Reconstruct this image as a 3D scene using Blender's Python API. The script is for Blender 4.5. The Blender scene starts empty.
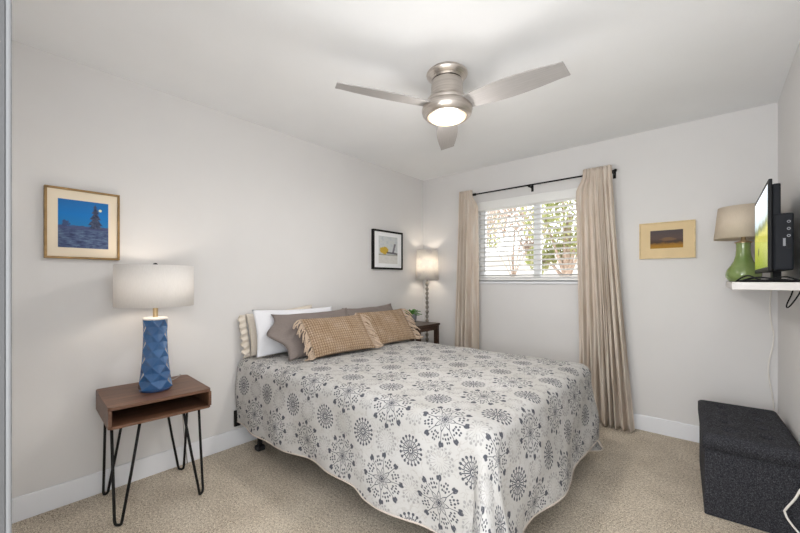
import bpy, bmesh, math, random
from mathutils import Vector, Matrix, noise
PI = math.pi; R = math.radians
random.seed(7)
scene = bpy.context.scene
COL = scene.collection

# ------------------------------------------------------------------ camera
F, CX, HY, CAMH = 366.0, 400.0, 280.5, 1.225
YAW = math.atan2(314.0, F)
cam = bpy.data.cameras.new('camera'); cam_o = bpy.data.objects.new('camera', cam); COL.objects.link(cam_o)
cam.sensor_fit = 'HORIZONTAL'; cam.sensor_width = 36.0; cam.lens = F / 800 * 36.0
cam.shift_y = (HY - 266.5) / 800
cam.clip_start = 0.02
cam_o.location = (0, 0, CAMH); cam_o.rotation_euler = (R(90), 0, YAW)
scene.camera = cam_o

# ------------------------------------------------------------------ world, lights, exposure
world = bpy.data.worlds.new('daylight'); scene.world = world; world.use_nodes = True
bg = world.node_tree.nodes['Background']
bg.inputs[0].default_value = (0.96, 0.98, 1.0, 1); bg.inputs[1].default_value = 2.6
vs = scene.view_settings
vs.view_transform = 'Standard'; vs.look = 'None'; vs.gamma = 1; vs.use_curve_mapping = False
vs.exposure = 0.37
def light(name, kind, loc, energy, color=(1, .85, .65), size=.05):
    l = bpy.data.lights.new(name, kind); l.energy = energy; l.color = color
    if kind == 'POINT': l.shadow_soft_size = size
    if kind == 'AREA': l.shape = 'DISK'; l.size = size
    o = bpy.data.objects.new(name, l); COL.objects.link(o); o.location = loc
    return o
fill = bpy.data.lights.new('fill_light', 'AREA'); fill.shape = 'RECTANGLE'; fill.size = 1.2; fill.size_y = 1.2; fill.energy = 30; fill.color = (.97, .985, 1)  # added fill light, unseen behind the camera, for soft overall brightness
fill_o = bpy.data.objects.new('fill_light', fill); COL.objects.link(fill_o); fill_o.location = (-.80, -.9, 1.2)
fill_o.rotation_euler = (Vector((-.6, .3, 2.44)) - Vector((-.80, -.9, 1.2))).to_track_quat('-Z', 'Y').to_euler()
LAMP_DESK, LAMP_CORNER, FAN_GLOW = 1.9, 2.6, 11.5

# ------------------------------------------------------------------ node helpers
class X:
    def __init__(s, nt, k): s.nt = nt; s.k = k
    def _m(s, op, *a):
        n = s.nt.nodes.new('ShaderNodeMath'); n.operation = op
        for i, v in enumerate((s,) + a):
            if isinstance(v, X): s.nt.links.new(v.k, n.inputs[i])
            else: n.inputs[i].default_value = v
        return X(s.nt, n.outputs[0])
    def const(s, v):
        n = s.nt.nodes.new('ShaderNodeValue'); n.outputs[0].default_value = v; return X(s.nt, n.outputs[0])
    def __add__(s, o): return s._m('ADD', o)
    __radd__ = __add__
    def __sub__(s, o): return s._m('SUBTRACT', o)
    def __rsub__(s, o): return (s * -1.0) + o
    def __mul__(s, o): return s._m('MULTIPLY', o)
    __rmul__ = __mul__
    def __truediv__(s, o): return s._m('DIVIDE', o)
    def sin(s): return s._m('SINE')
    def cos(s): return s._m('COSINE')
    def abs(s): return s._m('ABSOLUTE')
    def frac(s): return s._m('FRACT')
    def sqrt(s): return s._m('SQRT')
    def mn(s, o): return s._m('MINIMUM', o)
    def mx(s, o): return s._m('MAXIMUM', o)
    def atan2(s, o): return s._m('ARCTAN2', o)
    def lt(s, edge, soft):            # 1 below the edge, 0 above, soft border
        n = s.nt.nodes.new('ShaderNodeMapRange'); n.interpolation_type = 'SMOOTHSTEP'
        s.nt.links.new(s.k, n.inputs[0])
        n.inputs[3].default_value = 1; n.inputs[4].default_value = 0
        for i, v in ((1, edge - soft if not isinstance(edge, X) else edge + (-soft)), (2, edge + soft)):
            if isinstance(v, X): s.nt.links.new(v.k, n.inputs[i])
            else: n.inputs[i].default_value = v
        return X(s.nt, n.outputs[0])
class Mat:
    def __init__(s, name, color=(.8, .8, .8), rough=.6, metal=0.0, spec=.5):
        m = bpy.data.materials.new(name); m.use_nodes = True
        s.m = m; s.nt = m.node_tree; s.b = s.nt.nodes['Principled BSDF']
        s.b.inputs['Base Color'].default_value = (*color, 1); s.b.inputs['Roughness'].default_value = rough
        s.b.inputs['Metallic'].default_value = metal; s.b.inputs['Specular IOR Level'].default_value = spec
    def node(s, t, **kw):
        n = s.nt.nodes.new(t)
        for k, v in kw.items(): setattr(n, k, v)
        return n
    def coords(s, kind='Object', scale=(1, 1, 1), rot=(0, 0, 0)):
        t = s.node('ShaderNodeTexCoord'); mp = s.node('ShaderNodeMapping')
        mp.inputs['Scale'].default_value = scale; mp.inputs['Rotation'].default_value = rot
        s.nt.links.new(t.outputs[kind], mp.inputs[0]); return mp.outputs[0]
    def uv(s, kind='UV'):
        sp = s.node('ShaderNodeSeparateXYZ'); s.nt.links.new(s.coords(kind), sp.inputs[0])
        return X(s.nt, sp.outputs[0]), X(s.nt, sp.outputs[1]), X(s.nt, sp.outputs[2])
    def noise(s, vec, scale, detail=3, rough=.55):
        n = s.node('ShaderNodeTexNoise'); n.inputs['Scale'].default_value = scale
        n.inputs['Detail'].default_value = detail; n.inputs['Roughness'].default_value = rough
        s.nt.links.new(vec, n.inputs['Vector']); return X(s.nt, n.outputs['Fac'])
    def ramp(s, fac, stops):
        n = s.node('ShaderNodeValToRGB'); el = n.color_ramp.elements
        while len(el) < len(stops): el.new(.5)
        for e, (p, c) in zip(el, stops): e.position = p; e.color = (*c, 1)
        s.nt.links.new(fac.k, n.inputs[0]); return n.outputs[0]
    def mix(s, fac, a, b):
        n = s.node('ShaderNodeMix', data_type='RGBA')
        for i, v in ((0, fac), (6, a), (7, b)):
            if isinstance(v, X): s.nt.links.new(v.k, n.inputs[i])
            elif isinstance(v, tuple): n.inputs[i].default_value = (*v, 1)
            elif isinstance(v, float): n.inputs[i].default_value = v
            else: s.nt.links.new(v, n.inputs[i])
        return n.outputs[2]
    def color(s, sock): s.nt.links.new(sock, s.b.inputs['Base Color']); return s
    def bump(s, h, strength=.3, dist=.002):
        n = s.node('ShaderNodeBump'); n.inputs['Strength'].default_value = strength; n.inputs['Distance'].default_value = dist
        s.nt.links.new(h.k if isinstance(h, X) else h, n.inputs['Height']); s.nt.links.new(n.outputs[0], s.b.inputs['Normal']); return s

def plain(name, c, rough=.6, metal=0, spec=.5, var=.05, vs_=8, bump=0, bs=200, bd=.001):
    M = Mat(name, c, rough, metal, spec); v = M.coords()
    n = M.noise(v, vs_)
    M.color(M.ramp(n, [(.3, tuple(max(0, k * (1 - var)) for k in c)), (.7, tuple(min(1, k * (1 + var)) for k in c))]))
    if bump: M.bump(M.noise(v, bs, 2), bump, bd)
    return M.m
def fabric(name, c, var=.12, weave=350, strength=.4, rough=.9, trans=0):
    M = Mat(name, c, rough, 0, .15)
    a = M.noise(M.coords(scale=(1, 1, 12)), weave / 6, 3); b = M.noise(M.coords(scale=(12, 12, 1)), weave / 6, 3)
    w = (a + b) * .5
    M.color(M.ramp(w, [(.35, tuple(k * (1 - var) for k in c)), (.65, tuple(min(1, k * (1 + var)) for k in c))]))
    M.bump(w, strength, .001)
    return M.m
def wood(name, dark, light_, axis=1, rough=.42):
    M = Mat(name, light_, rough, 0, .4)
    sc = [14, 14, 14]; sc[axis] = 1.2
    v = M.coords(scale=tuple(sc)); n = M.noise(v, 2.2, 5, .65)
    sc2 = [90, 90, 90]; sc2[axis] = 3
    f = M.noise(M.coords(scale=tuple(sc2)), 1.5, 2)
    M.color(M.ramp(n * .75 + f * .25, [(.32, dark), (.52, tuple((a + b) / 2 for a, b in zip(dark, light_))), (.68, light_)]))
    M.bump(f, .1, .0005)
    return M.m
def shade_mat(name, c, trans=.45, pattern=None):
    M = Mat(name, c, .9, 0, .1)
    out = M.nt.nodes['Material Output']
    t = M.node('ShaderNodeBsdfTranslucent'); mx = M.node('ShaderNodeMixShader'); mx.inputs[0].default_value = trans
    w = M.noise(M.coords(scale=(8, 8, 1)), 45, 2)
    lo = tuple(k * .93 for k in c)
    col = M.ramp(w, [(.3, lo), (.7, c)])
    if pattern:
        n = M.noise(M.coords(), 16, 3)
        col = M.mix(n.lt(.47, .02), col, pattern)
    M.color(col); M.nt.links.new(col, t.inputs[0])
    M.nt.links.new(M.b.outputs[0], mx.inputs[1]); M.nt.links.new(t.outputs[0], mx.inputs[2]); M.nt.links.new(mx.outputs[0], out.inputs[0])
    return M.m
def emis(name, c, strength):
    M = Mat(name, c, .5); M.b.inputs['Emission Color'].default_value = (*c, 1); M.b.inputs['Emission Strength'].default_value = strength
    v = M.coords(); n = M.noise(v, 3)
    M.color(M.ramp(n, [(0, c), (1, c)])); return M.m

# ------------------------------------------------------------------ mesh helpers
class MB:
    def __init__(s): s.bm = bmesh.new(); s.uvl = None
    def add(s, verts, faces):
        vs_ = [s.bm.verts.new(v) for v in verts]
        out = []
        for f in faces:
            try: out.append(s.bm.faces.new([vs_[i] for i in f]))
            except ValueError: pass
        return vs_, out
    def box(s, c, d, rz=0, rot=None):
        m = rot.to_4x4() if rot else Matrix.Rotation(rz, 4, 'Z')
        hx, hy, hz = d[0] / 2, d[1] / 2, d[2] / 2
        vv = [Vector(c) + m @ Vector((x, y, z)) for x in (-hx, hx) for y in (-hy, hy) for z in (-hz, hz)]
        s.add(vv, [(0, 1, 3, 2), (4, 6, 7, 5), (0, 4, 5, 1), (2, 3, 7, 6), (0, 2, 6, 4), (1, 5, 7, 3)]); return s
    def b2(s, x0, x1, y0, y1, z0, z1): return s.box(((x0 + x1) / 2, (y0 + y1) / 2, (z0 + z1) / 2), (x1 - x0, y1 - y0, z1 - z0))
    def lathe(s, prof, c=(0, 0, 0), n=40, cap0=False, cap1=False, sx=1, sy=1):
        vv = []; ff = []
        for r, z in prof:
            for i in range(n):
                a = 2 * PI * i / n; vv.append((c[0] + r * math.cos(a) * sx, c[1] + r * math.sin(a) * sy, c[2] + z))
        for k in range(len(prof) - 1):
            for i in range(n):
                j = (i + 1) % n; ff.append((k * n + i, k * n + j, (k + 1) * n + j, (k + 1) * n + i))
        if cap0: ff.append(tuple(range(n))[::-1])
        if cap1: ff.append(tuple((len(prof) - 1) * n + i for i in range(n)))
        s.add(vv, ff); return s
    def tube(s, pts, r, n=8, closed=False):
        pts = [Vector(p) for p in pts]; rs = r if isinstance(r, (list, tuple)) else [r] * len(pts)
        vv = []; ff = []; prev = None
        for i, p in enumerate(pts):
            a = pts[max(i - 1, 0)]; b = pts[min(i + 1, len(pts) - 1)]
            t = (b - a).normalized()
            if prev is None:
                up = Vector((0, 0, 1)) if abs(t.z) < .9 else Vector((1, 0, 0)); nrm = (up - t * up.dot(t)).normalized()
            else: nrm = (prev - t * prev.dot(t)).normalized()
            prev = nrm; bn = t.cross(nrm)
            for k in range(n):
                q = 2 * PI * k / n; vv.append(p + (nrm * math.cos(q) + bn * math.sin(q)) * rs[i])
        for i in range(len(pts) - 1):
            for k in range(n):
                l = (k + 1) % n; ff.append((i * n + k, i * n + l, (i + 1) * n + l, (i + 1) * n + k))
        ff.append(tuple(range(n))[::-1]); ff.append(tuple((len(pts) - 1) * n + k for k in range(n)))
        s.add(vv, ff); return s
    def grid(s, fn, nu, nv, uvfn=None, closed_u=False):
        vv = [fn(i / nu, j / nv) for j in range(nv + 1) for i in range(nu + 1)]
        ff = [(j * (nu + 1) + i, j * (nu + 1) + i + 1, (j + 1) * (nu + 1) + i + 1, (j + 1) * (nu + 1) + i) for j in range(nv) for i in range(nu)]
        vs_, fs = s.add(vv, ff)
        if uvfn:
            L = s.bm.loops.layers.uv.verify()
            idx = {v: k for k, v in enumerate(vs_)}
            for f in fs:
                for l in f.loops:
                    k = idx[l.vert]; l[L].uv = uvfn((k % (nu + 1)) / nu, (k // (nu + 1)) / nv)
        return s
    def prism(s, pts2, axis_fn, h):       # outline (list of 2D) -> axis_fn(a, b, t)
        n = len(pts2)
        vv = [axis_fn(a, b, 0) for a, b in pts2] + [axis_fn(a, b, h) for a, b in pts2]
        s.add(vv, [tuple(range(n))[::-1], tuple(range(n, 2 * n))] + [(i, (i + 1) % n, n + (i + 1) % n, n + i) for i in range(n)]); return s
    def quad(s, p):                        # with UV 0..1
        L = s.bm.loops.layers.uv.verify()
        vs_, fs = s.add(p, [(0, 1, 2, 3)])
        for l, u in zip(fs[0].loops, ((0, 0), (1, 0), (1, 1), (0, 1))): l[L].uv = u
        return s
    def build(s, name, mat, parent=None, smooth=False, bevel=0, seg=2, solid=0, sub=0, recalc=True, merge=0, off=None):
        if merge: bmesh.ops.remove_doubles(s.bm, verts=s.bm.verts, dist=merge)
        if recalc: bmesh.ops.recalc_face_normals(s.bm, faces=s.bm.faces)
        me = bpy.data.meshes.new(name)
        if off: bmesh.ops.translate(s.bm, verts=s.bm.verts, vec=off)
        s.bm.to_mesh(me); s.bm.free()
        me.materials.append(mat)
        for p in me.polygons: p.use_smooth = smooth
        o = bpy.data.objects.new(name, me); COL.objects.link(o)
        if parent is not None: o.parent = parent
        if bevel:
            b = o.modifiers.new('bevel', 'BEVEL'); b.width = bevel; b.segments = seg; b.limit_method = 'ANGLE'; b.angle_limit = R(40)
        if sub:
            m = o.modifiers.new('sub', 'SUBSURF'); m.levels = sub; m.render_levels = sub
        if solid:
            m = o.modifiers.new('solid', 'SOLIDIFY'); m.thickness = solid; m.offset = 0
        return o
def thing(name, label, cat, loc=(0, 0, 0), rz=0, group=None):
    o = bpy.data.objects.new(name, None); COL.objects.link(o); o.location = loc; o.rotation_euler = (0, 0, rz)
    o.empty_display_size = .1
    o['label'] = label; o['category'] = cat
    if group: o['group'] = group
    return o
def tag(o, label, cat, group=None):
    o['label'] = label; o['category'] = cat
    if group: o['group'] = group
    return o
def struct(o, label=None):
    o['kind'] = 'structure'
    if label: o['label'] = label
    return o

# ------------------------------------------------------------------ room constants
XL, XR, YB, ZC = -2.69, 0.33, 3.57, 2.44
M_wall = plain('wall_paint', (.73, .718, .71), .75, spec=.2, var=.012, vs_=3, bump=.12, bs=90, bd=.002)
M_ceil = plain('ceiling_paint', (.89, .90, .91), .85, spec=.15, var=.012, vs_=3, bump=.15, bs=70, bd=.002)
M_trim = plain('white_trim', (.84, .855, .89), .4, var=.01)
M_vinyl = plain('white_vinyl', (.85, .86, .87), .35, var=.01)
def carpet():
    M = Mat('carpet', (.5, .42, .33), 1.0, 0, .05); v = M.coords()
    n1 = M.noise(v, 210, 2, .75); n2 = M.noise(v, 5, 3); n3 = M.noise(v, 80, 2, .6)
    w = n1 * .62 + n3 * .28 + n2 * .10
    M.color(M.ramp(w, [(.38, (.22, .17, .12)), (.5, (.68, .585, .465)), (.61, (1.0, .93, .80))]))
    M.bump(n1 * .7 + n3 * .6, .9, .012); return M.m
M_carpet = carpet()

struct(MB().b2(XL - .1, XR + .1, -1.6, YB + .1, -.1, 0).build('floor', M_carpet))
struct(MB().b2(XL - .1, XR + .1, -1.6, YB + .14, ZC, ZC + .1).build('ceiling', M_ceil))
struct(MB().b2(XL - .1, XL, -.1, YB + .14, 0, ZC).build('wall_left', M_wall))
struct(MB().b2(XR, XR + .1, .5, YB + .14, 0, ZC).build('wall_right', M_wall))
WX0, WX1, WZ0, WZ1 = -1.95, -.78, 1.215, 2.06
w = MB()
w.b2(XL, WX0, YB, YB + .14, 0, ZC); w.b2(WX1, XR, YB, YB + .14, 0, ZC)
w.b2(WX0, WX1, YB, YB + .14, 0, WZ0); w.b2(WX0, WX1, YB, YB + .14, WZ1, ZC)
struct(w.build('wall_back', M_wall, merge=.0001))
struct(MB().b2(XL, -.96, -.1, .036, 0, ZC).build('wall_near', M_wall))
# door casing of the opening the camera stands in
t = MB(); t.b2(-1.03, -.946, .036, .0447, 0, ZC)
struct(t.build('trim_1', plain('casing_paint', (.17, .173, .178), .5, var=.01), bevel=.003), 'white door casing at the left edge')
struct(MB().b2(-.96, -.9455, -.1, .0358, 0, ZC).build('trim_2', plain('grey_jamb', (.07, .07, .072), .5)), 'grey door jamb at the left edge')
BH = .125
def bboard(name, x0, x1, y0, y1): struct(MB().b2(x0, x1, y0, y1, 0, BH).build(name, M_trim, bevel=.004))
bboard('baseboard_left', XL, XL + .012, .036, YB); bboard('baseboard_back', XL + .012, XR - .012, YB - .012, YB)
bboard('baseboard_right', XR - .012, XR, .5, YB)

# ------------------------------------------------------------------ window
win = thing('window_1', 'white sliding window behind open slatted blind', 'window', (0, 0, 0)); struct(win)
del win['category']
yy = YB + .085
f = MB()
for x0, x1, z0, z1 in ((WX0, WX0 + .045, WZ0, WZ1), (WX1 - .045, WX1, WZ0, WZ1), (WX0, WX1, WZ0, WZ0 + .045), (WX0, WX1, WZ1 - .045, WZ1)):
    f.b2(x0, x1, yy - .025, yy + .045, z0, z1)
f.build('window_frame', M_vinyl, win, bevel=.003)
sash = MB()
sash.b2(-1.365, -1.295, yy - .02, yy + .02, WZ0 + .045, WZ1 - .045)
sash.build('meeting_stile', M_vinyl, win, bevel=.003)
G = Mat('window_glass', (1, 1, 1), .02)
tr = G.node('ShaderNodeBsdfTransparent'); gl = G.node('ShaderNodeBsdfGlossy'); gl.inputs['Roughness'].default_value = .02
fr = G.node('ShaderNodeFresnel'); fr.inputs[0].default_value = 1.3; mxs = G.node('ShaderNodeMixShader')
G.nt.links.new(fr.outputs[0], mxs.inputs[0]); G.nt.links.new(tr.outputs[0], mxs.inputs[1]); G.nt.links.new(gl.outputs[0], mxs.inputs[2])
G.nt.links.new(mxs.outputs[0], G.nt.nodes['Material Output'].inputs[0])
MB().b2(WX0 + .045, -1.33, yy + .012, yy + .016, WZ0 + .045, WZ1 - .045).build('pane', G.m, win)
MB().b2(-1.33, WX1 - .045, yy - .006, yy - .002, WZ0 + .045, WZ1 - .045).build('pane', G.m, win)
MB().b2(WX0 - .02, WX1 + .02, YB - .02, YB + .06, WZ0 - .022, WZ0).build('window_sill', M_trim, win, bevel=.004)

# ------------------------------------------------------------------ outside
M_out = plain('stucco_wall', (.78, .76, .74), .9, var=.03, vs_=2, bump=.3, bs=30)
M_ground = plain('gravel', (.55, .48, .42), .95, var=.2, vs_=30)
struct(MB().b2(-16, 6, YB + .3, 30, -.3, -.1).build('ground', M_ground), 'pale gravel yard outside the window')
hs = thing('garden_wall', 'pale block wall behind the trees outside the window', 'wall', (-5, 10.2, -.1))
MB().b2(-7, 5.0, -.1, .1, 0, 2.0).build('wall_face', M_out, hs); MB().b2(-7, 5.0, -.14, .14, 2.0, 2.08).build('coping', M_trim, hs)
def leaf_mat(name, cols):
    M = Mat(name, cols[0], .6, 0, .3); n = M.noise(M.coords(), 9, 2)
    col = M.ramp(n, [(.3, cols[0]), (.5, cols[1]), (.7, cols[2])]); M.color(col)
    tt = M.node('ShaderNodeBsdfTranslucent'); m = M.node('ShaderNodeMixShader'); m.inputs[0].default_value = .4
    M.nt.links.new(col, tt.inputs[0]); M.nt.links.new(M.b.outputs[0], m.inputs[1]); M.nt.links.new(tt.outputs[0], m.inputs[2])
    M.nt.links.new(m.outputs[0], M.nt.nodes['Material Output'].inputs[0]); return M.m
M_bark = plain('bark', (.42, .32, .25), .9, var=.3, vs_=14, bump=.6, bs=25, bd=.01)
def tree(loc, h, blobs, nleaf, lm, label, tr_r, seed):
    rnd = random.Random(seed)
    t = thing('tree', label, 'tree', loc)
    tb = MB(); tb.tube([(0, 0, 0), (.05, 0, h * .3), (-.03, .05, h * .65), (.05, 0, h)], [tr_r * 1.2, tr_r, tr_r * .8, tr_r * .5], 10)
    for c, r in blobs:
        tb.tube([(0, 0, h * .5), (c[0] * .5, c[1] * .5, h * .55 + (c[2] - h * .5) * .4), c], [tr_r * .4, tr_r * .25, .015], 6)
    tb.build('trunk', M_bark, t, smooth=True)
    lb = MB()
    for i in range(nleaf):
        c, r = blobs[rnd.randrange(len(blobs))]
        d = Vector((rnd.gauss(0, 1), rnd.gauss(0, 1), rnd.gauss(0, 1))).normalized() * r * rnd.random() ** .45
        p = Vector(c) + d; s = rnd.uniform(.04, .085)
        m = Matrix.Rotation(rnd.uniform(0, 6.28), 3, 'Z') @ Matrix.Rotation(rnd.uniform(-1.2, 1.2), 3, 'X')
        lb.add([p + m @ Vector(q) for q in ((0, -s, 0), (s * .5, 0, s * .12), (0, s, 0), (-s * .5, 0, s * .12))], [(0, 1, 2), (0, 2, 3)])
    lb.build('foliage', lm, t)
LM_g = leaf_mat('leaf_green', [(.24, .30, .10), (.44, .47, .20), (.64, .60, .34)])
LM_o = leaf_mat('leaf_dry', [(.42, .32, .25), (.60, .50, .43), (.74, .68, .60)])
tree((-2.14, 7.4, -.1), 2.6, [((-.35, -.2, 2.55), .5), ((.3, 0, 2.7), .55), ((-.2, .2, 2.0), .38), ((.35, 0, 2.1), .42), ((-.5, 0, 1.75), .28), ((-.05, -.1, 3.1), .5)], 2300, LM_g, 'leafy yellow-green tree outside the right half of the window', .10, 3)
tree((-3.6, 8.3, -.1), 2.7, [((-.8, 0, 2.75), .5), ((-.1, 0, 2.9), .55), ((.4, .1, 2.6), .45), ((-.5, .2, 3.2), .5), ((.35, 0, 3.2), .5), ((.35, .1, 2.1), .26)], 1500, LM_o, 'tree with dry rust-brown leaves outside the window centre', .03, 5)
tree((-5.05, 9.45, -.1), 2.5, [((.2, 0, 2.5), .38), ((-.3, 0, 2.75), .45), ((.3, 0, 3.0), .4), ((-.5, .2, 2.3), .35)], 750, LM_g, 'small sparse green tree outside the left half of the window', .025, 9)

# ------------------------------------------------------------------ blind
M_slat = plain('blind_white', (.86, .86, .84), .45, var=.01)
bl = thing('window_blind', 'white horizontal slat blind hung open in the window', 'blind', (-1.365, YB + .03, WZ0))
bw = (WX1 - WX0) / 2 - .008
s = MB(); ns = 15; z0, z1 = .065, WZ1 - WZ0 - .085
for i in range(ns):
    z = z0 + (z1 - z0) * i / (ns - 1)
    s.box((0, 0, z), (2 * bw, .048, .003), rot=Matrix.Rotation(R(-12), 3, 'X'))
s.build('slats', M_slat, bl)
MB().box((0, 0, .022), (2 * bw, .05, .022)).build('bottom_rail', M_slat, bl, bevel=.004)
s = MB()
for i in range(4): s.box((0, 0, .037 + i * .0055), (2 * bw, .048, .0035))
s.build('stacked_slats', M_slat, bl)
MB().box((0, 0, WZ1 - WZ0 - .032), (2 * bw, .045, .055)).build('headrail', M_slat, bl, bevel=.003)
MB().box((0, -.035, WZ1 - WZ0 - .038), (2 * bw + .01, .014, .088)).build('valance', M_slat, bl, bevel=.005)
for x in (-.42, 0, .42):
    MB().tube([(x, -.026, .02), (x, -.026, z1 + .03)], .0012, 5).build('ladder_cord', M_slat, bl)
MB().tube([(-.50, -.036, .10), (-.50, -.034, z1)], .004, 8).build('tilt_wand', plain('wand', (.5, .5, .5), .3), bl, smooth=True)

# ------------------------------------------------------------------ curtain rod and curtains
M_black = plain('black_metal', (.008, .0075, .0075), .55, metal=0, spec=.25)
rod = thing('curtain_rod', 'thin black curtain rod above the window', 'curtain rod', (-1.36, 3.48, 2.142))
MB().tube([(-.75, 0, 0), (.735, 0, 0)], .0075, 12).build('pole', M_black, rod, smooth=True)
for x in (-.58, .505):
    MB().tube([(x - .018, 0, 0), (x + .018, 0, 0)], .014, 12).build('collar', M_black, rod, smooth=True)
for x in (-.74, .01, .715):
    m = MB(); m.tube([(x, 0, 0), (x, .045, -.012), (x, YB - 3.48 - .003, -.014)], .006, 8); m.box((x, YB - 3.48 - .004, -.016), (.022, .006, .06)); m.tube([(x, -.012, -.012), (x, .012, -.012)], .009, 8)
    m.build('bracket', M_black, rod)
for sgn in (-1, 1):
    x = -.75 if sgn < 0 else .735
    MB().lathe([(.001, -.014), (.010, -.010), (.014, 0), (.010, .010), (.001, .014)], (x, 0, 0), 16).build('finial', M_black, rod, smooth=True)
def curtain_mat():
    M = Mat('linen_curtain', (.6, .52, .44), .95, 0, .1)
    n = M.noise(M.coords('UV', (60, 3, 1)), 1.0, 3, .6); f = M.noise(M.coords(scale=(60, 60, 500)), 3, 2); b = M.noise(M.coords('UV', (9, 2.5, 1)), 1.3, 2)
    w = n * .55 + b * .45
    col = M.ramp(w, [(.34, (.70, .59, .48)), (.5, (.79, .70, .61)), (.66, (.86, .80, .72))]); M.color(col); M.bump(f, .3, .001)
    tt = M.node('ShaderNodeBsdfTranslucent'); m = M.node('ShaderNodeMixShader'); m.inputs[0].default_value = .22
    M.nt.links.new(col, tt.inputs[0]); M.nt.links.new(M.b.outputs[0], m.inputs[1]); M.nt.links.new(tt.outputs[0], m.inputs[2])
    M.nt.links.new(m.outputs[0], M.nt.nodes['Material Output'].inputs[0]); return M.m
M_curt = curtain_mat()
def curtain(label, tx0, tx1, bx0, bx1, ztop, zbot, folds, seed, lean=0.0, back=None):
    rnd = random.Random(seed); ph = [rnd.uniform(0, 6.28) for _ in range(6)]
    def fn(u, v):
        e = v ** 1.25
        wob = .018 * math.sin(2 * PI * u * 2.3 + ph[0] + 1.5 * v) * (1 - abs(2 * u - 1) ** 4)
        uu = u + wob + .02 * math.sin(5 * v + ph[4]) * math.sin(PI * u)
        x = (tx0 + (tx1 - tx0) * uu) * (1 - e) + (bx0 + (bx1 - bx0) * uu) * e
        amp = .011 + .030 * min(1, v * 1.4) ** 1.4
        y = amp * math.sin(2 * PI * folds * u + ph[1] + .8 * math.sin(3.1 * v + ph[2])) + .4 * amp * math.sin(2 * PI * folds * 2.1 * u + ph[3] + 2 * v)
        y += .006 * noise.noise((u * 12, v * 9, seed))
        rodz = (ztop - 2.142) / (ztop - zbot)
        if v < rodz * 2: y *= .75
        if back:      # the edge nearest the window spreads out just below the rod collar
            q = max(0, u - .6) / .4 if back > 0 else max(0, .35 - u) / .35
            g = min(1, max(0, (v - .022) / .07)); x += back * q * g * g * (3 - 2 * g)
        return (x, 3.438 + y + lean * v, ztop + (zbot - ztop) * v)
    o = MB().grid(fn, 150, 60, lambda u, v: (u * .9, v * 2.1)).build('curtain', M_curt, smooth=True, solid=.002, recalc=False)
    return tag(o, label, 'curtain', 'linen curtains on the window rod')
curtain('narrow beige linen curtain hanging left of the window', -2.10, -1.945, -2.17, -1.925, 2.185, .012, 4.6, 1, 0, .068)
curtain('wide beige linen curtain right of the window, flaring to the floor', -.862, -.645, -.83, -.485, 2.185, .012, 7.3, 2, .02, -.06)

# ------------------------------------------------------------------ ceiling fan
fanx, fany = -1.175, 1.788
fan = thing('ceiling_fan', 'brushed nickel ceiling fan with three blades and lit dome light', 'ceiling fan', (fanx, fany, ZC))
def nickel():
    M = Mat('brushed_nickel', (.62, .57, .52), .3, 1.0); n = M.noise(M.coords(scale=(1, 1, 120)), 4, 2)
    M.color(M.ramp(n, [(.3, (.52, .47, .43)), (.7, (.70, .65, .60))])); return M.m
M_nick = nickel()
M_dark = plain('dark_gap', (.05, .045, .04), .6, metal=.4)
MB().lathe([(.001, 0), (.096, 0), (.100, -.008), (.117, -.018), (.119, -.024), (.117, -.031), (.100, -.046), (.091, -.054), (.089, -.058), (.001, -.058)], n=56).build('ceiling_canopy', M_nick, fan, smooth=True, bevel=.002)
MB().lathe([(.086, -0.0574), (.086, -0.0644)], n=48).build('seam_ring', M_dark, fan, smooth=True)
MB().lathe([(.001, -0.0592), (.088, -0.0626), (.090, -0.0696), (.092, -0.1479), (.094, -0.1583), (.001, -0.1583)], n=56).build('motor_housing', M_nick, fan, smooth=True, bevel=.002)
MB().lathe([(.001, -0.1549), (.095, -0.1566), (.108, -0.1618), (.112, -0.1723), (.118, -0.1766), (.118, -0.1960), (.001, -0.1960)], n=56).build('blade_hub', M_nick, fan, smooth=True, bevel=.002)
MB().lathe([(.001, -0.1792), (.116, -0.1792), (.128, -0.1853), (.142, -0.2018), (.146, -0.2192), (.140, -0.2419), (.124, -0.2575), (.116, -0.2610), (.110, -0.2558), (.110, -0.2436), (.001, -0.2436)], (0, 0, -.013), n=64).build('light_kit_ring', M_nick, fan, smooth=True)
M_dome = emis('lit_dome', (1.0, .80, .55), .42)
MB().lathe([(.109, -0.2488), (.107, -0.2593), (.092, -0.2688), (.065, -0.2758), (.03, -0.2793), (.001, -0.2801)], (0, 0, -.013), n=56).build('light_dome', M_dome, fan, smooth=True)
def blade_mat():
    M = Mat('blade_finish', (.5, .47, .45), .4, .1, .5); n = M.noise(M.coords(scale=(3, 60, 60)), 3, 2)
    M.color(M.ramp(n, [(.3, (.37, .355, .345)), (.7, (.43, .41, .40))])); return M.m
M_blade = blade_mat()
def blade_mesh():
    out = []
    n = 16
    for i in range(n + 1):
        t = i / n; x = .085 + (.655 - .085) * t
        out.append((x, .046 + .024 * math.sin(PI * min(1, t * 1.05)) + .004 * t))
    tip = []
    top = [(x, w) for x, w in out]; bot = [(x - .012 * (x > .6), -w) for x, w in out]
    pts = top + bot[::-1]
    m = MB(); rot = Matrix.Rotation(R(-13), 3, 'X')
    m.prism(pts, lambda a, b, t_: rot @ Vector((a, b, t_ - .003)), .006)
    return m
for k, az in enumerate((3, 123, 243)):
    b = blade_mesh().build('blade', M_blade, fan, bevel=.0015); b.location = (0, 0, -.214); b.rotation_euler = (0, 0, R(az))
    a = MB(); a.box((.105, 0, .0), (.06, .05, .008)); ob = a.build('blade_arm', M_nick, b, bevel=.002); ob.rotation_euler = (R(-13), 0, 0)
light('fan_bulb', 'POINT', (fanx, fany, ZC - .40), FAN_GLOW * .45, (1, .96, .92), .08)
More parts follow.
